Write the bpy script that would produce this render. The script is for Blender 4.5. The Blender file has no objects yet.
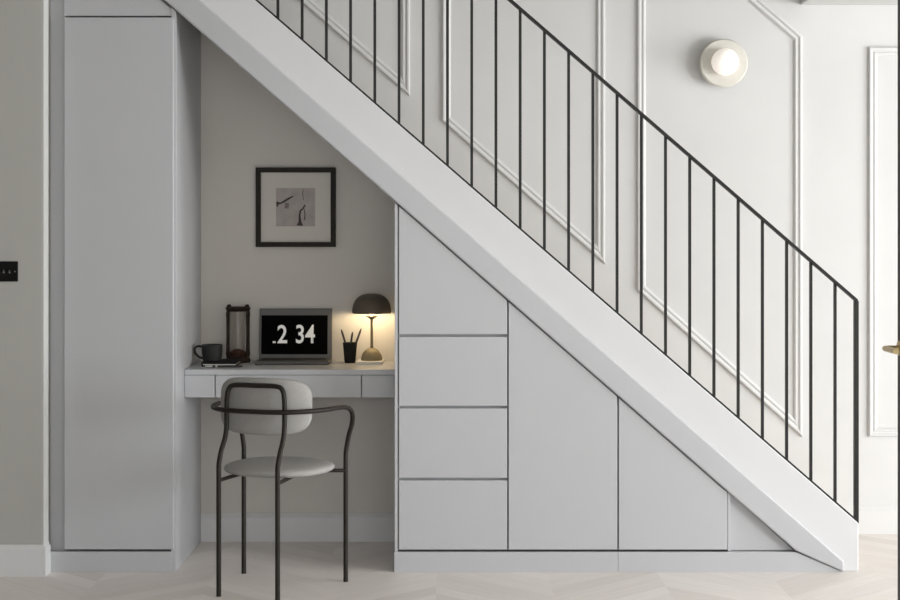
import bpy, bmesh, math, random
from mathutils import Vector, Matrix
random.seed(4)
PI = math.pi
S = bpy.context.scene
COL = S.collection

# ------------------------------------------------------------------ measures
D = 6.2                 # camera to the plane of the cupboard fronts (y = 0)
K = 262.0               # photo pixels per metre in that plane
F = K * D
HX, HY = 450.0, 232.0   # eye point in the photo
EYE = 340.0 / K         # eye height, about 1.30 m


def wx(px, y=0.0): return (px - HX) * (D + y) / F
def wz(py, y=0.0): return EYE - (py - HY) * (D + y) / F
def P(px, py, y=0.0): return (wx(px, y), wz(py, y))


def line_a(px): return 204 + .872 * (px - 398)     # lower edge of the stair trim
def line_b(px): return .871 * (px - 200)           # trim / stringer
def line_c(px): return .867 * (px - 255)           # top of the stringer
def line_t(px): return .867 * (px - 510.5)         # handrail


# ------------------------------------------------------------------ materials
def lin(c):
    c = c / 255.0
    return c / 12.92 if c <= .04045 else ((c + .055) / 1.055) ** 2.4


def mat(name, rgb, rough=.5, metal=0., var=.03, scale=6., bump=0., bscale=200., spec=.5, **kw):
    m = bpy.data.materials.new(name)
    m.use_nodes = True
    nt = m.node_tree
    b = nt.nodes['Principled BSDF']
    b.inputs['Roughness'].default_value = rough
    b.inputs['Metallic'].default_value = metal
    b.inputs['Specular IOR Level'].default_value = spec
    tc = nt.nodes.new('ShaderNodeTexCoord')
    nz = nt.nodes.new('ShaderNodeTexNoise')
    nz.inputs['Scale'].default_value = scale
    nz.inputs['Detail'].default_value = 3
    nt.links.new(tc.outputs['Object'], nz.inputs['Vector'])
    mx = nt.nodes.new('ShaderNodeMix')
    mx.data_type = 'RGBA'
    mx.inputs['A'].default_value = (*[c * (1 - var) for c in rgb], 1)
    mx.inputs['B'].default_value = (*[min(1, c * (1 + var)) for c in rgb], 1)
    nt.links.new(nz.outputs['Fac'], mx.inputs['Factor'])
    nt.links.new(mx.outputs['Result'], b.inputs['Base Color'])
    if bump:
        n2 = nt.nodes.new('ShaderNodeTexNoise')
        n2.inputs['Scale'].default_value = bscale
        nt.links.new(tc.outputs['Object'], n2.inputs['Vector'])
        bp = nt.nodes.new('ShaderNodeBump')
        bp.inputs['Strength'].default_value = bump
        bp.inputs['Distance'].default_value = .002
        nt.links.new(n2.outputs['Fac'], bp.inputs['Height'])
        nt.links.new(bp.outputs['Normal'], b.inputs['Normal'])
    return m


def emit(name, rgb, strength):
    m = mat(name, rgb, .4, var=.01)
    b = m.node_tree.nodes['Principled BSDF']
    b.inputs['Emission Color'].default_value = (*rgb, 1)
    b.inputs['Emission Strength'].default_value = strength
    return m


def glass(name, tint=(.9, .9, .9), gloss=.08):
    m = bpy.data.materials.new(name)
    m.use_nodes = True
    nt = m.node_tree
    nt.nodes.clear()
    out = nt.nodes.new('ShaderNodeOutputMaterial')
    t = nt.nodes.new('ShaderNodeBsdfTransparent')
    t.inputs['Color'].default_value = (*tint, 1)
    g = nt.nodes.new('ShaderNodeBsdfGlossy')
    g.inputs['Roughness'].default_value = .05
    lw = nt.nodes.new('ShaderNodeLayerWeight')
    lw.inputs['Blend'].default_value = .2
    mr = nt.nodes.new('ShaderNodeMath')
    mr.operation = 'MULTIPLY_ADD'
    mr.inputs[1].default_value = .5
    mr.inputs[2].default_value = gloss
    nt.links.new(lw.outputs['Fresnel'], mr.inputs[0])
    mx = nt.nodes.new('ShaderNodeMixShader')
    nt.links.new(mr.outputs[0], mx.inputs[0])
    nt.links.new(t.outputs[0], mx.inputs[1])
    nt.links.new(g.outputs[0], mx.inputs[2])
    nt.links.new(mx.outputs[0], out.inputs[0])
    return m


def floor_mat():
    """pale oak laid in chevrons"""
    m = bpy.data.materials.new('chevron_oak')
    m.use_nodes = True
    nt = m.node_tree
    L = nt.links.new
    b = nt.nodes['Principled BSDF']
    b.inputs['Roughness'].default_value = .42
    b.inputs['Specular IOR Level'].default_value = .5

    def M(op, a, c=None, e=None):
        n = nt.nodes.new('ShaderNodeMath')
        n.operation = op
        for i, v in enumerate((a, c, e)):
            if v is None: continue
            if isinstance(v, (int, float)): n.inputs[i].default_value = v
            else: L(v, n.inputs[i])
        return n.outputs[0]
    tc = nt.nodes.new('ShaderNodeTexCoord')
    sp = nt.nodes.new('ShaderNodeSeparateXYZ')
    L(tc.outputs['Object'], sp.inputs[0])
    X, Y = sp.outputs['X'], sp.outputs['Y']
    w, pw = .42, .125
    cx = M('DIVIDE', M('ADD', X, 10.13), w)
    ci = M('FLOOR', cx)
    fx = M('SUBTRACT', cx, ci)
    par = M('MODULO', ci, 2.0)
    tri = M('ABSOLUTE', M('SUBTRACT', par, fx))
    v = M('DIVIDE', M('ADD', M('ADD', Y, 20.0), M('MULTIPLY', tri, w * 1.0)), pw)
    vi = M('FLOOR', v)
    fv = M('SUBTRACT', v, vi)
    cb = nt.nodes.new('ShaderNodeCombineXYZ')
    L(ci, cb.inputs[0]); L(vi, cb.inputs[1])
    wn = nt.nodes.new('ShaderNodeTexWhiteNoise')
    wn.noise_dimensions = '2D'
    L(cb.outputs[0], wn.inputs['Vector'])
    # grain runs along each board
    sgn = M('SUBTRACT', M('MULTIPLY', par, -2.0), -1.0)
    along = M('SUBTRACT', X, M('MULTIPLY', M('MULTIPLY', Y, sgn), 1.0))
    across = v
    c2 = nt.nodes.new('ShaderNodeCombineXYZ')
    L(M('MULTIPLY', along, 1.4), c2.inputs[0])
    L(M('MULTIPLY', across, 3.2), c2.inputs[1])
    L(M('MULTIPLY', wn.outputs['Value'], 37.0), c2.inputs[2])
    nz = nt.nodes.new('ShaderNodeTexNoise')
    nz.inputs['Scale'].default_value = 2.2
    nz.inputs['Detail'].default_value = 6
    L(c2.outputs[0], nz.inputs['Vector'])
    tone = M('ADD', M('MULTIPLY', wn.outputs['Value'], .45), M('MULTIPLY', nz.outputs['Fac'], .6))
    rp = nt.nodes.new('ShaderNodeValToRGB')
    rp.color_ramp.elements[0].position = .1
    rp.color_ramp.elements[0].color = (*FLOOR_DARK, 1)
    rp.color_ramp.elements[1].position = .95
    rp.color_ramp.elements[1].color = (*FLOOR_LIGHT, 1)
    L(tone, rp.inputs[0])
    gap = M('MINIMUM', fv, M('SUBTRACT', 1.0, fv))
    gm = M('LESS_THAN', gap, .018)
    mx = nt.nodes.new('ShaderNodeMix')
    mx.data_type = 'RGBA'
    L(M('MULTIPLY', gm, .12), mx.inputs['Factor'])
    L(rp.outputs[0], mx.inputs['A'])
    mx.inputs['B'].default_value = (.22, .19, .165, 1)
    L(mx.outputs['Result'], b.inputs['Base Color'])
    return m


FLOOR_DARK = (.66, .61, .57)
FLOOR_LIGHT = (.87, .83, .795)
M_FLOOR = floor_mat()
M_WHITE = mat('white_wall_paint', (.60, .60, .59), .6, bump=.05)
M_TRIM = mat('white_moulding_paint', (.63, .63, .62), .45)
M_BEIGE = mat('warm_grey_wall_paint', (.60, .575, .535), .7, bump=.05)
M_LEFT = mat('stone_grey_wall_paint', (.425, .418, .395), .7, bump=.05)
M_SKIRT = mat('grey_white_skirting_paint', (.64, .645, .65), .45)
M_CAB = mat('pale_grey_lacquer', (.445, .452, .468), .38, var=.012, scale=2)
M_CARC = mat('grey_carcass', (.38, .385, .40), .6)
M_STRING = mat('white_stringer_paint', (.60, .604, .612), .42, var=.015, scale=3)
M_STEP = mat('oak_step', (.55, .49, .43), .5, var=.12, scale=9)
M_BLACK = mat('black_iron', (.015, .015, .015), .45, var=.1, spec=.3)
M_DOOR = mat('black_steel', (.006, .006, .006), .5, var=.1)
M_BRASS = mat('aged_brass', (.47, .37, .19), .32, 1.0)
M_CHAIR = mat('bronze_brown_steel', (.020, .016, .0125), .5, .05, var=.1, spec=.25)
M_FABRIC = mat('light_grey_wool', (.35, .342, .328), .9, var=.08, scale=60, bump=.5, bscale=420, spec=.2)
M_MUG = mat('matt_charcoal_ceramic', (.016, .0155, .0155), .6, spec=.25, var=.1)
M_NOTE = mat('black_cover', (.008, .008, .008), .7, spec=.2)
M_PAPER = mat('paper', (.72, .70, .66), .8)
M_PEN = mat('black_lacquer', (.01, .01, .01), .3)
M_SILVER = mat('silver', (.6, .6, .58), .3, 1.0)
M_LANT = mat('dark_walnut', (.022, .014, .010), .6, spec=.2, var=.25, scale=30)
M_RUST = mat('rust_red_grains', (.075, .030, .02), .9, var=.4, scale=120, bump=.6)
M_GLASS = glass('clear_glass', (.86, .84, .82), .015)
M_PANE = glass('door_glass', (.92, .93, .92), .04)
M_LAP = mat('space_grey_aluminium', (.10, .097, .092), .5, .3)
M_KEYS = mat('black_keys', (.015, .015, .015), .6)
M_SCREEN = mat('black_screen', (.002, .002, .002), .6, spec=.02)
M_DIGIT = emit('lit_digits', (.64, .64, .62), .25)
M_CUP = mat('black_leather', (.012, .011, .010), .7, spec=.2)
M_PENC = mat('dark_pencil', (.022, .018, .015), .5)
M_SHADE = mat('bronze_lamp_metal', (.11, .088, .065), .55, .2)
M_LBASE = mat('olive_brass_lamp_metal', (.24, .20, .12), .6, .25, var=.15, scale=40)
M_BULB = emit('warm_diffuser', (1.0, .80, .50), 1.6)
M_FRAME = mat('dark_brown_wood', (.020, .016, .012), .6, spec=.2, var=.2, scale=30)
M_MAT = mat('ivory_mount_card', (.60, .58, .53), .8)
M_PRINT = mat('print_paper', (.40, .36, .34), .8, var=.22, scale=26)
M_INK = mat('print_ink', (.05, .043, .04), .8, var=.3, scale=50)
M_INK2 = mat('print_wash', (.20, .17, .16), .8, var=.2, scale=50)
M_PLATE = mat('black_switch_metal', (.004, .004, .0035), .6, spec=.15)
M_GLOBE = emit('glowing_opal_glass', (1.0, .93, .85), .36)
M_ALAB = mat('alabaster', (.60, .585, .53), .4, var=.09, scale=28)


# ------------------------------------------------------------------ mesh kit
def link(name, bm, m, parent=None, smooth=False, mats=None):
    me = bpy.data.meshes.new(name)
    bmesh.ops.recalc_face_normals(bm, faces=bm.faces)
    bm.to_mesh(me)
    bm.free()
    for x in (mats or [m]): me.materials.append(x)
    if smooth:
        for p in me.polygons: p.use_smooth = True
        if smooth != 'all':
            me.set_sharp_from_angle(angle=math.radians(40))
    o = bpy.data.objects.new(name, me)
    COL.objects.link(o)
    if parent: o.parent = parent
    return o


def empty(name, loc, rz=0.):
    o = bpy.data.objects.new(name, None)
    o.empty_display_size = .05
    o.location = loc
    o.rotation_euler = (0, 0, rz)
    COL.objects.link(o)
    return o


def tag(o, label, cat, group=None):
    o['label'] = label
    o['category'] = cat
    if group: o['group'] = group
    return o


def structure(o):
    o['kind'] = 'structure'
    return o


def bevel(bm, w, seg=1):
    if w:
        es = [e for e in bm.edges if len(e.link_faces) == 2 and e.calc_face_angle(0) > .5]
        bmesh.ops.bevel(bm, geom=es, offset=w, segments=seg, profile=.5, affect='EDGES')


def prism(poly, y0, y1, bev=0., bm=None, o=(0, 0, 0), seg=1):
    """outline given in x,z, built from depth y0 to y1; o is the parent's origin"""
    b = bmesh.new()
    f = [b.verts.new((x - o[0], y0 - o[1], z - o[2])) for x, z in poly]
    k = [b.verts.new((x - o[0], y1 - o[1], z - o[2])) for x, z in poly]
    n = len(poly)
    b.faces.new(f)
    b.faces.new(k[::-1])
    for i in range(n):
        b.faces.new((f[i], k[i], k[(i + 1) % n], f[(i + 1) % n]))
    bmesh.ops.recalc_face_normals(b, faces=b.faces)
    bevel(b, bev, seg)
    return merge(bm, b)


def merge(bm, b):
    if bm is None: return b
    me = bpy.data.meshes.new('t')
    b.to_mesh(me)
    b.free()
    bm.from_mesh(me)
    bpy.data.meshes.remove(me)
    return bm


def box(x0, x1, y0, y1, z0, z1, bev=0., bm=None, o=(0, 0, 0), seg=1):
    return prism([(x0, z0), (x1, z0), (x1, z1), (x0, z1)], y0, y1, bev, bm, o, seg)


def xf(bm, mtx):
    bmesh.ops.transform(bm, matrix=mtx, verts=bm.verts)
    return bm


def lathe(prof, n=32, bm=None, closed=False):
    """profile of (radius, z) turned about z"""
    b = bmesh.new()
    rings = []
    for r, z in prof:
        if r < 1e-6:
            rings.append([b.verts.new((0, 0, z))])
        else:
            rings.append([b.verts.new((r * math.cos(2 * PI * i / n), r * math.sin(2 * PI * i / n), z)) for i in range(n)])
    seq = list(zip(rings, rings[1:]))
    if closed: seq.append((rings[-1], rings[0]))
    for a, c in seq:
        for i in range(n):
            j = (i + 1) % n
            if len(a) == 1 and len(c) == 1: continue
            if len(a) == 1: b.faces.new((a[0], c[i], c[j]))
            elif len(c) == 1: b.faces.new((a[i], a[j], c[0]))
            else: b.faces.new((a[i], a[j], c[j], c[i]))
    return merge(bm, b)


def smooth_path(pts, sub=8):
    pts = [Vector(p) for p in pts]
    out = []
    for i in range(len(pts) - 1):
        p0 = pts[max(i - 1, 0)]; p1 = pts[i]; p2 = pts[i + 1]; p3 = pts[min(i + 2, len(pts) - 1)]
        for k in range(sub):
            t = k / sub
            out.append(.5 * ((2 * p1) + (p2 - p0) * t + (2 * p0 - 5 * p1 + 4 * p2 - p3) * t * t + (3 * p1 - p0 - 3 * p2 + p3) * t ** 3))
    out.append(pts[-1])
    return out


def tube(pts, r, n=12, sub=8, bm=None, cap=True, r1=None):
    path = smooth_path(pts, sub) if sub else [Vector(p) for p in pts]
    b = bmesh.new()
    t = (path[1] - path[0]).normalized()
    up = Vector((0, 0, 1)) if abs(t.z) < .9 else Vector((0, 1, 0))
    nrm = t.cross(up).normalized()
    rings = []
    for i, p in enumerate(path):
        a = path[max(i - 1, 0)]; c = path[min(i + 1, len(path) - 1)]
        t = (c - a).normalized()
        nrm = (nrm - t * nrm.dot(t)).normalized()
        bi = t.cross(nrm)
        rr = r if r1 is None else r + (r1 - r) * i / (len(path) - 1)
        rings.append([b.verts.new(p + rr * (nrm * math.cos(2 * PI * k / n) + bi * math.sin(2 * PI * k / n))) for k in range(n)])
    for a, c in zip(rings, rings[1:]):
        for i in range(n):
            b.faces.new((a[i], a[(i + 1) % n], c[(i + 1) % n], c[i]))
    if cap:
        b.faces.new(rings[0][::-1])
        b.faces.new(rings[-1])
    return merge(bm, b)


def pad(outline, thick, power=2.6, n=64, bend=None):
    """cushion: outline(angle) -> (u, v); thickness along w; bend maps (u,v,w) to a point"""
    b = bmesh.new()
    ss = [0, .3, .55, .75, .87, .94, .98, 1.0]
    fr, bk = [], []
    for side, store in ((1, fr), (-1, bk)):
        for s in ss:
            h = side * thick / 2 * (max(0, 1 - s ** (power * 2))) ** (1 / power)
            if s == 0:
                store.append([b.verts.new(bend(0, 0, h))])
            elif s == 1.0 and side == -1:
                store.append(fr[-1])
            else:
                store.append([b.verts.new(bend(*(s * q for q in outline(2 * PI * i / n)), h)) for i in range(n)])
    for store in (fr, bk):
        for a, c in zip(store, store[1:]):
            for i in range(n):
                j = (i + 1) % n
                if len(a) == 1: b.faces.new((a[0], c[i], c[j]))
                else: b.faces.new((a[i], a[j], c[j], c[i]))
    return b


def offset_poly(poly, d):
    """inward offset of a counter-clockwise outline"""
    n = len(poly)
    out = []
    for i in range(n):
        p0, p1, p2 = Vector(poly[i - 1]), Vector(poly[i]), Vector(poly[(i + 1) % n])
        e1 = (p1 - p0).normalized(); e2 = (p2 - p1).normalized()
        n1 = Vector((-e1.y, e1.x)); n2 = Vector((-e2.y, e2.x))
        k = d / (1 + n1.dot(n2))
        out.append(p1 + (n1 + n2) * k)
    return out


def moulding(poly, prof, ywall):
    """picture-frame moulding: prof = (inward distance, height off the wall)"""
    area = sum(poly[i - 1][0] * poly[i][1] - poly[i][0] * poly[i - 1][1] for i in range(len(poly)))
    if area < 0: poly = poly[::-1]
    b = bmesh.new()
    rings = []
    for d, h in prof:
        rings.append([b.verts.new((p.x, ywall - h, p.y)) for p in offset_poly(poly, d)])
    n = len(poly)
    for a, c in zip(rings, rings[1:] + rings[:1]):
        for i in range(n):
            b.faces.new((a[i], a[(i + 1) % n], c[(i + 1) % n], c[i]))
    return b


# ------------------------------------------------------------------ setting
YB = .794       # main wall behind the stairs
YN = .622       # back of the alcove under the stairs
YL = -.07       # wall at the left
XL = wx(43, YL)
XR = 5.2       # side wall with the window, outside the photo

structure(link('floor', box(-4.2, 5.4, -7.2, .95, -.05, 0), M_FLOOR))
structure(link('wall_back', box(-1.9, 5.4, YB, YB + .12, 0, 4.3), M_WHITE))
structure(link('wall_left', box(-4.2, XL, YL, YB, 0, 4.3, .004), M_LEFT))
# alcove back wall, cut along the stair
xr = wx(399)
a0 = [(wx(176) - .02, 0), (xr, 0), (xr, wz(line_a(399))), (wx(176) - .02, wz(line_a(HX + K * (wx(176) - .02))))]
structure(link('wall_niche', prism(a0, YN, YN + .06), M_BEIGE))
# right wall with its two windows, beyond the edge of the photo
WZ0, WZ1 = .10, 2.05
WINS = [(-1.7, -.3), (-4.4, -2.3)]
bm = box(XR, XR + .15, -7.2, WINS[1][0], 0, 2.75)
box(XR, XR + .15, WINS[1][1], WINS[0][0], 0, 2.75, bm=bm)
box(XR, XR + .15, WINS[0][1], YB, 0, 2.75, bm=bm)
for a, b_ in WINS:
    box(XR, XR + .15, a, b_, 0, WZ0, bm=bm)
    box(XR, XR + .15, a, b_, WZ1, 2.75, bm=bm)
structure(link('wall_right', bm, M_WHITE))
for k, (a, b_) in enumerate(WINS):
    bm = box(XR + .05, XR + .10, a, a + .04, WZ0, WZ1)
    box(XR + .05, XR + .10, b_ - .04, b_, WZ0, WZ1, bm=bm)
    box(XR + .05, XR + .10, a, b_, WZ0, WZ0 + .04, bm=bm)
    box(XR + .05, XR + .10, a, b_, WZ1 - .04, WZ1, bm=bm)
    structure(link('window_%d' % (k + 1), bm, M_TRIM))
FX0, FX1, FZ0, FZ1 = -1.7, 1.7, .3, 2.1  # opening added in the unseen front wall for the fill light
bm = box(-4.2, FX0, -7.4, -7.2, 0, 2.75)
box(FX1, 5.4, -7.4, -7.2, 0, 2.75, bm=bm)
box(FX0, FX1, -7.4, -7.2, 0, FZ0, bm=bm)
box(FX0, FX1, -7.4, -7.2, FZ1, 2.75, bm=bm)
structure(link('wall_front', bm, M_WHITE))
structure(link('ceiling', box(-4.2, 5.4, -7.2, -.12, 2.75, 2.85), M_BEIGE))

structure(link('trim_6', box(XL + .0002, XL + .0025, YL + .001, 0, .1185, 4.0), M_TRIM))  # thin white strip added, paints the light caught by the wall end
# skirting
def skirt_poly(o0, h, t):      # profile in (out, z)
    return [(0, 0), (t, 0), (t, h * .86), (t * .55, h * .94), (t * .3, h), (0, h)]


def skirting(x0, x1, yw, h, t=.016):
    b = bmesh.new()
    pr = skirt_poly(0, h, t)
    A = [b.verts.new((x0, yw - a, z)) for a, z in pr]
    B = [b.verts.new((x1, yw - a, z)) for a, z in pr]
    n = len(pr)
    for i in range(n): b.faces.new((A[i], A[(i + 1) % n], B[(i + 1) % n], B[i]))
    b.faces.new(A); b.faces.new(B[::-1])
    return b


structure(link('baseboard_back', skirting(1.512, XR, YB, .12), M_TRIM))
structure(link('baseboard_niche', skirting(wx(176) + .001, wx(394.6) - .001, YN, .117), M_SKIRT))
# left skirting turns the corner at the end of the wall
bm = skirting(-4.2, XL, YL, .118, .012)
b2 = bmesh.new()
pr = skirt_poly(0, .118, .012)
n = len(pr)
A = [b2.verts.new((XL + a, YL - a, z)) for a, z in pr]
Bv = [b2.verts.new((XL + a, -.001, z)) for a, z in pr]
C0 = [b2.verts.new((XL, YL - a, z)) for a, z in pr]
for i in range(n):
    b2.faces.new((A[i], A[(i + 1) % n], Bv[(i + 1) % n], Bv[i]))
    if (i + 1) < n: b2.faces.new((C0[i], C0[i + 1], A[i + 1], A[i]))
b2.faces.new(Bv)
merge(bm, b2)
structure(link('baseboard_left', bm, M_SKIRT))

# wall panel mouldings
PROF = [(0, 0), (.0015, .010), (.005, .015), (.011, .015), (.016, .009), (.021, .008), (.025, .012), (.030, .012), (.038, .003), (.038, 0)]
panels = [
    [(150, -129), (410, 96.5), (410, -304), (150, -529)],
    [(442, 121), (605, 264), (605, -136), (442, -279)],
    [(637, 290), (802, 437), (802, 36), (637, -107)],
    [(868, 436.5), (1040, 436.5), (1040, 47), (868, 47)],
]
for i, pn in enumerate(panels):
    structure(link('trim_%d' % (i + 1), moulding([P(x, y, YB) for x, y in pn], PROF, YB), M_TRIM))
# boxed beam over the foot of the stairs
bm = box(wx(800, YB), XR, .60, YB, wz(5, YB), 2.75, .004)
structure(link('trim_5', bm, M_WHITE))

# ------------------------------------------------------------------ staircase
st = tag(empty('staircase', (wx(640), .4, 0)), 'white closed-string staircase rising from lower right to upper left over the cupboards', 'staircase')
so = tuple(st.location)
XT = 70      # top end in photo columns
string = [P(XT, line_c(XT), .012), P(858.4, line_c(858.4), .012), (wx(858.4, .012), 0), (wx(822), 0), P(806, line_a(806) - 9), P(XT, line_a(XT) - 9)]
link('stringer', prism(string, .012, .062, .003, o=so), M_STRING, st)
bb = [P(XT, line_a(XT)), P(795, line_a(795)), P(843.4, 571.8), P(843.4, line_b(843.4)), P(XT, line_b(XT))]
tb = link('trim_band', prism(bb, -.010, .03, .006, o=so, seg=2), M_CAB, st)
tb['label'] = 'pale grey sloping band along the lower edge'
# solid steps behind the stringer
going, rise = .2495, .2495 * .8685
x1 = wx(845)
pts = []
nst = 12
for k in range(nst):
    x = x1 - k * going
    pts.append((x, k * rise))
    pts.append((x, (k + 1) * rise))
xe = x1 - nst * going
pts.append((xe, nst * rise))
off = .035
def az(x): return wz(line_a(HX + x * K)) + off
xb = min(x for x in (wx(806),))
low = [(xe, az(xe)), (wx(795), az(wx(795))), (wx(815), 0)]
link('steps', prism(pts + low, .0625, YB - .002, 0, o=so), M_STEP, st)
# plastered underside
sf = [(xe, az(xe) - off), (wx(790), az(wx(790)) - off), (wx(790), az(wx(790))), (xe, az(xe))]
link('soffit', prism(sf, .03, YB - .002, 0, o=so), M_STRING, st)

# ------------------------------------------------------------------ railing
RY = .036
rl = tag(empty('stair_railing', (wx(856), RY, wz(523))), 'slim black iron balustrade on the white stair stringer', 'railing')
ro = tuple(rl.location)
def bar(px0, px1, fn, up, dn, y0, y1):
    return [P(px0, fn(px0) + dn, y0), P(px1, fn(px1) + dn, y0), P(px1, fn(px1) - up, y0), P(px0, fn(px0) - up, y0)]
link('top_rail', prism(bar(215, 858, line_t, 2.0, 2.0, RY - .014, 0), RY - .014, RY + .014, .001, o=ro), M_BLACK, rl)
link('bottom_rail', prism(bar(215, 858, line_c, 2.5, .6, RY - .014, 0), RY - .014, RY + .014, .0008, o=ro), M_BLACK, rl)
link('newel_post', prism([P(853.9, 519.5, RY), P(858.2, 523.2, RY), P(858.2, 301, RY), P(853.9, 297, RY)], RY - .011, RY + .011, .001, o=ro), M_BLACK, rl)
for k in range(25):
    px = 835 - 24.22 * k
    hw = 1.4
    q = [P(px - hw, line_c(px - hw), RY), P(px + hw, line_c(px + hw), RY), P(px + hw, line_t(px + hw), RY), P(px - hw, line_t(px - hw), RY)]
    link('baluster', prism(q, RY - .0055, RY + .0055, 0, o=ro), M_BLACK, rl)

# ------------------------------------------------------------------ cupboards under the stair
FT = .020     # front thickness, fronts lie y 0 .. FT
def A_at(px, dn=0): return (wx(px), wz(line_a(px) + dn))


# tall cabinet
tc = tag(empty('tall_cabinet', (wx(112), .3, 0)), 'tall pale grey handleless cupboard between the left wall and the desk alcove', 'cabinet')
to = tuple(tc.location)
XC = XL + .002
bodyp = [(XC, wz(551)), P(174, 551), A_at(174, .8), A_at(100, .8), (XC, A_at(100, .8)[1])]
link('body', prism(bodyp, .046, YN, 0, o=to), M_CAB, tc)
sp = [(wx(171), 0), (wx(176), 0), A_at(176, .8), A_at(171, .8)]
link('side_panel', prism(sp, .002, YN, .0012, o=to), M_CAB, tc)
link('door', prism([P(64.5, 549.3), P(173.6, 549.3), P(173.6, 17.5), P(64.5, 17.5)], -.004, .0455, .0018, o=to), M_CAB, tc)
link('plinth', box(XC, wx(171), -.001, .031, 0, wz(551.6), .001, o=to), M_CAB, tc)
link('filler_strip', prism([(XC, wz(551.6)), P(63.6, 551.6), P(63.6, 15.5), A_at(158, 3), A_at(100, 3), (XL, A_at(100, 3)[1])][:3] + [(wx(63.6), A_at(100, 3)[1]), (XC, A_at(100, 3)[1])], .0312, .046, .0008, o=to), M_CAB, tc)
link('top_filler', prism([P(63.8, 15.6), P(171, 15.6), A_at(171, 2.5), A_at(100, 2.5), (wx(63.8), A_at(100, 2.5)[1])], .006, .046, .0008, o=to), M_CAB, tc)

# drawer cabinet
dc = tag(empty('drawer_cabinet', (wx(452), .3, 0)), 'pale grey cabinet with stacked handleless drawers right of the desk alcove', 'cabinet')
do = tuple(dc.location)
link('body', prism([P(397.9, 551), P(507.8, 551), A_at(507.8, 3), A_at(397.9, 3)], .0225, YN, 0, o=do), M_CARC, dc)
bm = prism([P(394.6, 551.8), P(397.6, 551.8), A_at(397.6, 1.5), A_at(394.6, 1.5)], .001, YN, .0008, o=do)
prism([(wx(394.6), 0), (wx(397.6), 0), P(397.6, 551.8), P(394.6, 551.8)], .0305, YN, 0, bm=bm, o=do)
link('side_panel', bm, M_CAB, dc)
link('drawer', prism([P(398.8, 334.3), P(507, 334.3), A_at(507, 1.2), A_at(398.8, 1.2)], 0, FT, .0014, o=do), M_CAB, dc)['label'] = 'topmost front, cut to the slope of the stairs'
for y0, y1 in ((336.8, 405.9), (408.4, 477.9), (480.4, 549.6)):
    link('drawer', prism([P(398.8, y1), P(507, y1), P(507, y0), P(398.8, y0)], 0, FT, .0014, o=do), M_CAB, dc)

# two sloping cupboards
def cupboard(p0, p1, label, low_edge):
    c = tag(empty('cupboard', (wx((p0 + p1) / 2), .3, 0)), label, 'cabinet')
    o = tuple(c.location)
    link('body', prism([P(p0 - .55, 551), P(p1 + .55, 551), A_at(p1 + .55, 3), A_at(p0 - .55, 3)], .0225, YN, 0, o=o), M_CARC, c)
    link('door', prism([P(p0, 549.6), P(p1, 549.6), A_at(p1, 1.2), A_at(p0, 1.2)], 0, FT, .0014, o=o), M_CAB, c)
    return c


cupboard(508.6, 617.3, 'pale grey cupboard with one tall sloping door, between drawers and low cupboard', 0)
cupboard(618.8, 727.4, 'lower pale grey cupboard whose sloping door is nearest the stair foot', 0)
# triangular infill
ip = tag(empty('infill_panel', (wx(750), .03, 0)), 'small triangular grey panel set back beside the lowest cupboard door', 'panel')
link('panel', prism([P(728.6, 551.3), P(794.8, 551.3), A_at(728.6, .2)], .022, .04, 0, o=tuple(ip.location)), M_CAB, ip)
link('edge_strip', prism([P(727.9, 551.3), P(730.6, 551.3), A_at(730.6, .5), A_at(727.9, .5)], .001, .022, .0006, o=tuple(ip.location)), M_CAB, ip)
# long plinth
pl = tag(empty('plinth', (wx(600), .01, 0)), 'long pale grey kickboard along the floor under drawers and sloping cupboards', 'kickboard')
po = tuple(pl.location)
link('kickboard', prism([(wx(394.2), 0), (wx(617.9), 0), P(617.9, 552), P(394.2, 552)], -.001, .03, .0008, o=po), M_CAB, pl)
link('kickboard', prism([(wx(618.2), 0), P(842.6, 572), P(795.6, 552), P(618.2, 552)], -.001, .03, .0008, o=po), M_CAB, pl)

# ------------------------------------------------------------------ desk
DY = .186
DZ = wz(369.6, DY)
X0, X1 = wx(176) + .001, wx(394.6) - .001
dk = tag(empty('desk', ((X0 + X1) / 2, .4, DZ)), 'built-in pale grey desk shelf with drawer fronts in the alcove', 'desk')
ko = tuple(dk.location)
link('desktop', box(X0, X1, DY, YN, wz(375, DY), DZ, .0015, o=ko), M_CAB, dk)
link('rail_box', box(X0, X1, DY + .0285, DY + .33, wz(396, DY), wz(375, DY), o=ko), M_CARC, dk)
for p0, p1 in ((184.2, 214.4), (215.4, 361), (362, 394.2)):
    a, b_ = max(wx(p0, DY), X0), min(wx(p1, DY), X1)
    link('drawer', box(a, b_, DY + .003, DY + .03, wz(397.5, DY), wz(375.3, DY), .001, o=ko), M_CAB, dk)

# ------------------------------------------------------------------ things on the desk
# notebook
nx0, nx1, ny0, ny1 = wx(201.5, .33), wx(236, .33), .325, .50
nb = tag(empty('notebook', ((nx0 + nx1) / 2, ny0, DZ)), 'thick black notebook with white page edges under the charcoal mug', 'notebook')
no = tuple(nb.location)
link('cover', box(nx0, nx1, ny0, ny1, DZ + .010, DZ + .018, .001, box(nx0, nx1, ny0, ny1, DZ, DZ + .006, .001, box(nx0, nx0 + .006, ny0, ny1, DZ, DZ + .018, .001, o=no), no), no), M_NOTE, nb)
link('pages', box(nx0 + .006, nx1 - .004, ny0 + .003, ny1 - .003, DZ + .006, DZ + .010, o=no), M_PAPER, nb)
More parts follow.
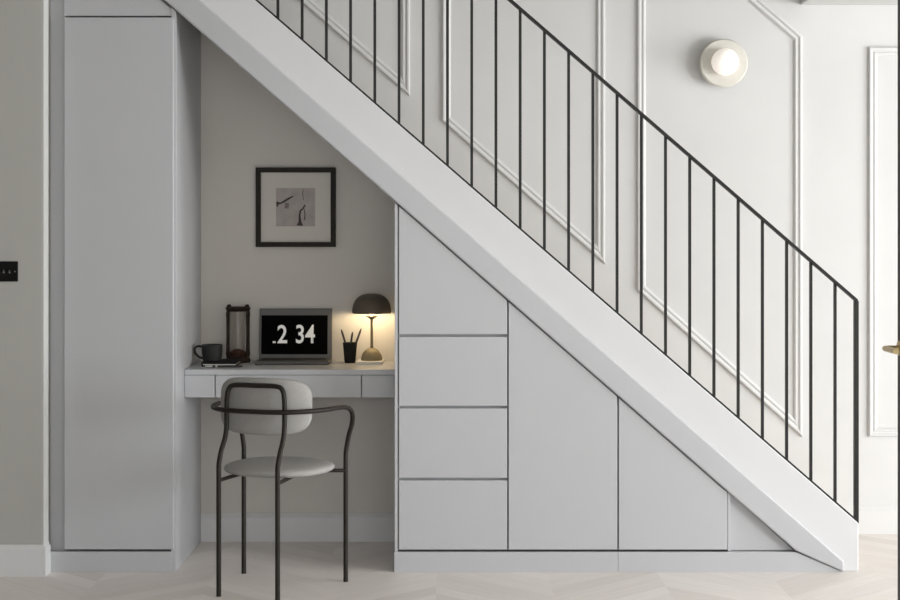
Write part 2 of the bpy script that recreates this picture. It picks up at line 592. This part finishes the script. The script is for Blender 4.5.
# pen lying in front
py_ = .285
pe = tag(empty('pen', (wx(225, py_), py_, DZ + .0048)), 'black pen with silver end lying in front of the notebook', 'pen')
ax = Matrix.Rotation(PI / 2, 4, 'Y')
L0, L1 = wx(212.5, py_) - wx(225, py_), wx(243, py_) - wx(225, py_)
LS = wx(205, py_) - wx(225, py_)
b = lathe([(0, L0), (.0048, L0), (.0048, L1 - .012), (.0015, L1), (0, L1)], 14)
link('barrel', xf(b, ax), M_PEN, pe, True)
b = lathe([(0, LS), (.0042, LS + .001), (.0047, L0), (0, L0)], 14)
link('cap', xf(b, ax), M_SILVER, pe, True)
b = lathe([(.0049, L0 + .012), (.0051, L0 + .012), (.0051, L0 + .02), (.0049, L0 + .02)], 14, closed=True)
link('ring', xf(b, ax), M_SILVER, pe, True)
# mug
mz = DZ + .018
my = .385
mu = tag(empty('mug', (wx(212.2, my), my, mz)), 'charcoal coffee mug with handle to the left, standing on the notebook', 'mug')
R = .0425
H = wz(344.6, my) - mz
link('body', lathe([(0, 0), (R * .80, 0), (R * .88, .003), (R * .97, H * .5), (R, H), (R - .003, H + .001), (R - .005, H - .002), (R * .85, H * .4), (R * .75, .006), (0, .006)], 40), M_MUG, mu, True)
link('handle', tube([(-R * .93, 0, H * .86), (-R - .014, 0, H * .90), (-R - .028, 0, H * .78), (-R - .026, 0, H * .5), (-R - .012, 0, H * .26), (-R * .88, 0, H * .17)], .0045, 10, 8), M_MUG, mu, True)

# glass lantern
ly = .545
lx = wx(238, ly)
la = tag(empty('glass_lantern', (lx, ly, DZ)), 'tall dark-framed glass cylinder with rust-red base, between mug and laptop', 'lantern')
HL = wz(306.0, ly) - DZ
link('base', lathe([(0, 0), (.050, 0), (.052, .006), (.050, .016), (.044, .022), (.04, .026), (0, .026)], 32), M_LANT, la, True)
link('top', lathe([(0, HL - .022), (.042, HL - .022), (.050, HL - .016), (.052, HL - .008), (.048, HL - .003), (0, HL - .003)], 32), M_LANT, la, True)
for k in range(4):
    a = (.42, PI - .42, PI + .42, -.42)[k]
    pxx, pyy = .0455 * math.cos(a), .0455 * math.sin(a)
    b = lathe([(.0035, .02), (.0065, .035), (.0050, .05), (.0046, HL * .5), (.0050, HL - .05), (.0065, HL - .035), (.0035, HL - .018)], 12)
    link('post', xf(b, Matrix.Translation((pxx, pyy, 0))), M_LANT, la, True)
    b = lathe([(0, HL - .004), (.007, HL - .004), (.008, HL), (.004, HL + .006), (0, HL + .007)], 12)
    link('finial', xf(b, Matrix.Translation((pxx * .9, pyy * .9, 0))), M_LANT, la, True)
link('glass', lathe([(.034, .026), (.0355, .05), (.0355, HL - .05), (.034, HL - .022)], 32), M_GLASS, la, True)
link('filling', lathe([(0, .0265), (.032, .0265), (.033, .042), (.02, .052), (0, .056)], 24), M_RUST, la, True)

# laptop
yh, yf = .575, .405
lpx0, lpx1 = wx(257, .5), wx(330.5, .5)
cx = (lpx0 + lpx1) / 2
lw = lpx1 - lpx0
lt = tag(empty('laptop', (cx, (yh + yf) / 2, DZ)), 'open grey laptop with a black screen showing large white clock digits', 'laptop')
lo = tuple(lt.location)
link('keyboard_base', box(cx - lw / 2, cx + lw / 2, yf, yh, DZ, DZ + .015, .004, o=lo, seg=2), M_LAP, lt)
link('keys', box(cx - lw * .43, cx + lw * .43, yf + .07, yh - .02, DZ + .0152, DZ + .0165, o=lo), M_KEYS, lt)
tilt = Matrix.Translation((0, yh - lo[1], .012)) @ Matrix.Rotation(math.radians(-6), 4, 'X')
LH = (wz(308.5, yh + .015) - DZ - .012) / math.cos(math.radians(6))
b = box(-lw / 2, lw / 2, -.004, .004, 0, LH, .003, seg=2)
lid = link('lid', xf(b, tilt), M_LAP, lt)
s0, s1 = wx(261.3, .58) - cx, wx(327.6, .58) - cx
zb = wz(354.2, .58) - DZ - .012
zt = wz(315, .60) - DZ - .012
link('screen', xf(box(s0, s1, -.0052, -.0042, zb, zt), tilt), M_SCREEN, lid)


def digits(txt, px0, px1, pyb, pyt):
    cu = bpy.data.curves.new('digits', 'FONT')
    cu.body = txt
    cu.offset = .014
    cu.extrude = 0
    t = bpy.data.objects.new('digits', cu)
    COL.objects.link(t)
    bpy.context.view_layer.update()
    me = bpy.data.meshes.new_from_object(t.evaluated_get(bpy.context.evaluated_depsgraph_get()))
    COL.objects.unlink(t)
    bpy.data.objects.remove(t)
    bm = bmesh.new()
    bm.from_mesh(me)
    xs = [v.co.x for v in bm.verts]; ys = [v.co.y for v in bm.verts]
    a0_, a1_ = wx(px0, .58) - cx, wx(px1, .58) - cx
    z0_, z1_ = wz(pyb, .58) - DZ - .012, wz(pyt, .59) - DZ - .012
    for v in bm.verts:
        u = (v.co.x - min(xs)) / (max(xs) - min(xs)); w = (v.co.y - min(ys)) / (max(ys) - min(ys))
        v.co = (a0_ + u * (a1_ - a0_), -.0056, z0_ + w * (z1_ - z0_))
    return xf(bm, tilt)


link('clock_digits', digits('2', 277.4, 287.2, 343.2, 324.8), M_DIGIT, lid)
link('clock_digits', digits('34', 296, 315, 343.4, 324.6), M_DIGIT, lid)
link('clock_digits', xf(box(wx(272.8, .58) - cx, wx(275.8, .58) - cx, -.0057, -.0054, wz(343, .58) - DZ - .012, wz(341.2, .58) - DZ - .012), tilt), M_DIGIT, lid)

# pencil cup and pencils
cy = .515
cxp = wx(350, cy)
cu = tag(empty('pencil_cup', (cxp, cy, DZ)), 'black tapered cup of pencils between the laptop and the lamp', 'cup')
CH = wz(342.5, cy) - DZ
link('cup', lathe([(0, 0), (.0215, 0), (.0225, .002), (.030, CH), (.0285, CH), (.021, .004), (0, .004)], 32), M_CUP, cu, True)
for (bx, tx, tyy, ty, lab) in ((.004, 341.2, .02, 329.5, 'dark pencil leaning left in the black cup'),
                               (-.008, 352.6, -.012, 331.5, 'dark pencil standing nearly upright in the middle of the cup'),
                               (-.002, 361.3, .010, 328.5, 'dark pencil leaning right in the black cup')):
    top = Vector((wx(tx, cy + tyy) - cxp, tyy, wz(ty, cy) - DZ))
    bot = Vector((bx, -tyy * .5, .006))
    pc = tag(empty('pencil', (cxp, cy, DZ)), lab, 'pencil', 'pencils in the cup')
    d = (top - bot)
    link('shaft', tube([bot, bot + d * .9], .0044, 6, 0), M_PENC, pc)
    link('tip', tube([bot + d * .9, bot + d * .97, top], .0044, 6, 0, r1=.0008), M_PENC, pc)

# booklet + mushroom lamp
by0, by1 = .425, .575
bk0, bk1 = wx(356.2, by0), wx(382.5, by0)
bo = tag(empty('booklet', ((bk0 + bk1) / 2, by0, DZ)), 'thin white book lying under the table lamp', 'book')
oo = tuple(bo.location)
link('cover', box(bk0, bk1, by0, by1, DZ + .0095, DZ + .0115, .0004, box(bk0, bk1, by0, by1, DZ, DZ + .002, .0004, o=oo), oo), M_PAPER, bo)
link('pages', box(bk0 + .002, bk1 - .002, by0 + .002, by1 - .001, DZ + .002, DZ + .0095, o=oo), M_PAPER, bo)
ty_ = .505
LZ = DZ + .0115
tl = tag(empty('table_lamp', (wx(371.7, ty_), ty_, LZ)), 'small lit mushroom lamp with brown dome shade and round brass foot', 'lamp')
zs = wz(313.2, ty_) - LZ         # rim of the shade
zt_ = wz(293.5, ty_) - LZ
Rb, hb = .0435, .052
link('base', lathe([(0, 0), (Rb, 0), (Rb, .004)] + [(Rb * math.cos(a), .004 + (hb - .004) * math.sin(a)) for a in [k * PI / 2 / 10 for k in range(1, 10)]] + [(0, hb)], 36), M_LBASE, tl, True)
link('stem', lathe([(0, hb - .004), (.0075, hb - .004), (.0058, hb + .01), (.0052, zs - .026), (.009, zs - .023), (.024, zs - .014), (.026, zs - .011), (.022, zs - .012), (0, zs - .018)], 24), M_LBASE, tl, True)
link('bulb', lathe([(0, zs - .017), (.005, zs - .016), (.006, zs - .002), (.012, zs + .008), (.013, zs + .016), (.008, zs + .024), (0, zs + .026)], 24), M_BULB, tl, True)
Rs = .080
hs = zt_ - zs
pr = [(Rs, 0), (Rs + .001, .01)] + [(Rs * math.cos(a) ** .75, .012 + (hs - .012) * math.sin(a)) for a in [k * PI / 2 / 12 for k in range(1, 12)]] + [(0, hs)]
inn = [(0, hs - .003)] + [(r - .003, z - .003) for r, z in pr[-2:1:-1]] + [(Rs - .0025, 0)]
link('lamp_shade', xf(lathe(pr + inn, 44), Matrix.Translation((0, 0, zs))), M_SHADE, tl, True)
link('lamp_holder', lathe([(0, zs + .024), (.006, zs + .024), (.006, zt_ - .004), (0, zt_ - .004)], 12), M_LBASE, tl, True)
ld = bpy.data.lights.new('lamp_bulb', 'POINT')
ld.energy = .85
ld.color = (1.0, .77, .46)
ld.shadow_soft_size = .012
lb = bpy.data.objects.new('lamp_bulb', ld)
lb.location = (-.032, 0, zs + .008)
lb.parent = tl
COL.objects.link(lb)
ld2 = ld.copy()
lb2 = bpy.data.objects.new('lamp_bulb', ld2)
lb2.location = (.032, 0, zs + .008)
lb2.parent = tl
COL.objects.link(lb2)

# ------------------------------------------------------------------ picture
fr = tag(empty('framed_picture', (wx(295.7, YN), YN, wz(207, YN))), 'square dark-framed print with wide pale mount on the alcove wall', 'picture')
fo = tuple(fr.location)
yf0 = YN - .022
o4 = [P(255.6, 247, yf0), P(335.6, 247, yf0), P(335.6, 167.4, yf0), P(255.6, 167.4, yf0)]
w_ = 5.0 * (D + yf0) / F
b = moulding(o4, [(0, 0), (0, .022), (w_, .022), (w_, 0)], YN)
link('frame', xf(b, Matrix.Translation([-q for q in fo])), M_FRAME, fr)
ym = YN - .010
q0, q1, q2, q3 = P(259, 243.5, ym), P(332, 243.5, ym), P(332, 170.5, ym), P(259, 170.5, ym)
link('mount', prism([q0, q1, q2, q3], ym, YN - .001, 0, o=fo), M_MAT, fr)
yp = ym - .0015
pr_ = link('print', prism([P(276, 226.3, yp), P(315, 226.3, yp), P(315, 188, yp), P(276, 188, yp)], yp, ym, 0, o=fo), M_PRINT, fr)
bm = bmesh.new()
def stroke(pts, ws):
    L_, R_ = [], []
    for i, (x, y) in enumerate(pts):
        a = Vector(pts[max(0, i - 1)]); c = Vector(pts[min(len(pts) - 1, i + 1)])
        t = (c - a).normalized()
        nn = Vector((-t.y, t.x)) * ws[i] / 2
        for sgn, arr in ((1, L_), (-1, R_)):
            xx, zz = P(x + sgn * nn.x, y + sgn * nn.y, yp)
            arr.append(bm.verts.new((xx - fo[0], yp - .0006 - fo[1], zz - fo[2])))
    for i in range(len(pts) - 1):
        bm.faces.new((L_[i], L_[i + 1], R_[i + 1], R_[i]))
stroke([(276.5, 204), (278, 203), (280, 203.5), (284, 201.5), (288, 199), (293.5, 196)], [3, 3.2, 1.5, 2, 2, 1])
stroke([(277, 206.5), (277.6, 204)], [1.5, 2])
stroke([(299.8, 225.6), (300, 222), (299.6, 216), (300.3, 211), (303, 208.5), (305, 205)], [6.5, 3, 1.8, 1.8, 1.4, 1.6])
stroke([(304.6, 220), (305, 214), (304, 209)], [1.2, .9, .8])
stroke([(303.5, 200), (302.6, 194), (303.5, 189)], [.5, .6, .4])
link('ink_strokes', bm, M_INK, pr_)
bm = bmesh.new()
stroke([(287, 203), (286.5, 208.5)], [4, 4.2])
link('ink_wash', bm, M_INK2, pr_)

# ------------------------------------------------------------------ switch plate on the left wall
sw = tag(empty('switch_plate', (wx(-1, YL), YL, wz(271.5, YL))), 'black metal switch plate on the wall at the left edge', 'switch')
wo = tuple(sw.location)
link('plate', prism([P(-21, 281.5, YL), P(18.2, 281.5, YL), P(18.2, 261.3, YL), P(-21, 261.3, YL)], YL - .008, YL, .0015, o=wo), M_PLATE, sw)
for px in (-14, -7, 4.3, 10):
    b = tube([(wx(px, YL) - wo[0], -.008, .004), (wx(px + .8, YL) - wo[0], -.018, -.004)], .003, 8, 0)
    link('toggle', b, M_SILVER, sw)
for px in (-18, 15.4):
    b = lathe([(0, 0), (.0028, 0), (.0022, .0012), (0, .0014)], 12)
    b = xf(b, Matrix.Translation((wx(px, YL) - wo[0], -.008, .0)) @ Matrix.Rotation(PI / 2, 4, 'X'))
    link('screw', b, M_SILVER, sw)

# ------------------------------------------------------------------ wall light
wl = tag(empty('wall_light', (wx(723.5, YB - .05), YB, wz(63, YB - .05))), 'round wall light with glowing opal globe on a pale stone disc', 'wall light')
toY = Matrix.Rotation(PI / 2, 4, 'X')      # +z of the lathe points to the room
link('back_plate', xf(lathe([(0, 0), (.05, 0), (.05, .012), (.02, .016), (.02, .04), (0, .04)], 32), toY), M_TRIM, wl, True)
link('stone_disc', xf(lathe([(0, .038), (.098, .038), (.104, .043), (.104, .052), (.098, .058), (0, .058)], 48), toY), M_ALAB, wl, True)
g = [(.058 * math.cos(a), .09 + .05 * math.sin(a)) for a in [(-PI / 2.2) + k * (PI / 2 + PI / 2.2) / 16 for k in range(17)]]
g[-1] = (0, .14)
link('glass_globe', xf(lathe([(0, .058), (.03, .058)] + g, 40), toY), M_GLOBE, wl, True)

# ------------------------------------------------------------------ chair
ch = tag(empty('armchair', (-.649, -.273, 0), math.radians(-20)), 'metal-framed armchair with round grey seat pulled up to the desk', 'chair')
TR = .0088
JZ = .455
for sx in (-1, 1):
    link('leg', tube([(sx * .116, -.192, 0), (sx * .116, -.192, JZ)], TR, 14, 0), M_CHAIR, ch, True)
    link('leg', tube([(sx * .211, .186, 0), (sx * .211, .186, JZ)], TR, 14, 0), M_CHAIR, ch, True)
hoop = [(-.116, -.192, JZ), (-.116, -.190, .475), (-.116, -.174, .515), (-.115, -.147, .56), (-.115, -.136, .60), (-.115, -.134, .66), (-.114, -.134, .70), (-.107, -.133, .734), (-.084, -.132, .748), (0, -.132, .749)]
hoop = hoop + [(-x, y, z) for x, y, z in hoop[-2::-1]]
link('back_frame', tube(hoop, TR, 14, 6), M_CHAIR, ch, True)
arm = [(.211, .186, JZ), (.212, .187, .485), (.222, .188, .54), (.238, .183, .59), (.246, .165, .628), (.246, .125, .653), (.240, .06, .660), (.222, -.03, .660), (.185, -.10, .660), (.13, -.141, .659), (.06, -.1525, .658), (0, -.1535, .658)]
arm = arm + [(-x, y, z) for x, y, z in arm[-2::-1]]
link('arm_frame', tube(arm, TR, 14, 6), M_CHAIR, ch, True)


def sup(a, b_, e):
    def f(t):
        c, s = math.cos(t), math.sin(t)
        return (a * math.copysign(abs(c) ** (2 / e), c), b_ * math.copysign(abs(s) ** (2 / e), s))
    return f


link('seat', pad(sup(.198, .19, 2.3), .042, 2.4, 64, lambda u, v, w: (u + .008, v + .045, .435 + w)), M_FABRIC, ch, 'all')
# backrest wraps gently round the sitter
def bend_back(u, v, w):
    return (u * .99 - .004, -.096 + 1.7 * u * u + w, .671 + v)
link('backrest', pad(sup(.184, .103, 3.8), .056, 2.8, 72, bend_back), M_FABRIC, ch, 'all')
for (a, b_) in (((.211, .186), (.12, .11)), ((-.211, .186), (-.12, .11)), ((.116, -.192), (.10, -.02)), ((-.116, -.192), (-.10, -.02))):
    link('seat_bracket', tube([(*a, .413), (*b_, .418)], .007, 10, 0), M_CHAIR, ch, True)

# ------------------------------------------------------------------ open black door at the right edge
dy0, dy1 = -2.32, -1.5
dx = wx(897.4, dy1)
dr = structure(link('door_1', box(dx, dx + .045, dy1 - .05, dy1, .008, 2.12, .002), M_DOOR))
link('stile', box(dx, dx + .045, dy0, dy0 + .05, .008, 2.12, .002), M_DOOR, dr)
for z in (.008, 1.0, 2.07):
    link('rail', box(dx, dx + .045, dy0 + .05, dy1 - .05, z, z + .05 if z > .5 else z + .25, .002), M_DOOR, dr)
link('glass_pane', box(dx + .02, dx + .026, dy0 + .05, dy1 - .05, .258, 1.0), M_PANE, dr)
link('glass_pane', box(dx + .02, dx + .026, dy0 + .05, dy1 - .05, 1.05, 2.07), M_PANE, dr)
link('door_jamb', box(dx - .01, dx + .055, dy0 - .06, dy0 - .002, 0, 2.75, .002), M_DOOR, dr)
hz = wz(347.6, dy1)
hy = dy1 - .028
b = tube([(dx, hy, hz), (dx - .03, hy, hz), (dx - .044, hy - .006, hz), (dx - .045, hy - .03, hz), (dx - .045, hy - .12, hz)], .0085, 12, 6)
merge(b, xf(lathe([(0, 0), (.022, 0), (.022, .005), (0, .006)], 24), Matrix.Translation((dx, hy, hz)) @ Matrix.Rotation(-PI / 2, 4, 'Y')))
h_ = link('lever_handle', b, M_BRASS, dr, True)
h_['label'] = 'brass lever handle'

# ------------------------------------------------------------------ light
w = bpy.data.worlds.new('World')
S.world = w
w.use_nodes = True
bg = w.node_tree.nodes['Background']
bg.inputs['Color'].default_value = (.93, .97, 1.0, 1)
bg.inputs['Strength'].default_value = .04


def area(name, loc, rot, sx, sy, e, col):
    l = bpy.data.lights.new(name, 'AREA')
    l.shape = 'RECTANGLE'
    l.size, l.size_y = sx, sy
    l.energy = e
    l.color = col
    o = bpy.data.objects.new(name, l)
    o.location = loc
    o.rotation_euler = rot
    COL.objects.link(o)
    return o


# daylight in the side window openings
for k, (a, b_) in enumerate(WINS):
    area('side_window_daylight', (XR + .03, (a + b_) / 2, (WZ0 + WZ1) / 2), (0, math.radians(90), 0), WZ1 - WZ0 - .08, b_ - a - .08, (118, 218)[k], (.97, .985, 1.0))
area('front_fill_light', (0, -7.22, (FZ0 + FZ1) / 2), (math.radians(90), 0, 0), FX1 - FX0, FZ1 - FZ0, 68, (.97, .985, 1.0))  # fill added behind the camera, no window known there

# ------------------------------------------------------------------ camera
cd = bpy.data.cameras.new('Camera')
cd.sensor_width = 36
cd.lens = F * 36 / 900
cd.shift_y = -(300 - HY) / 900
cam = bpy.data.objects.new('Camera', cd)
cam.location = (0, -D, EYE)
cam.rotation_euler = (PI / 2, 0, 0)
COL.objects.link(cam)
S.camera = cam
S.view_settings.view_transform = 'Standard'
S.view_settings.look = 'None'
S.view_settings.gamma = 1
S.view_settings.use_curve_mapping = False
S.view_settings.exposure = .07
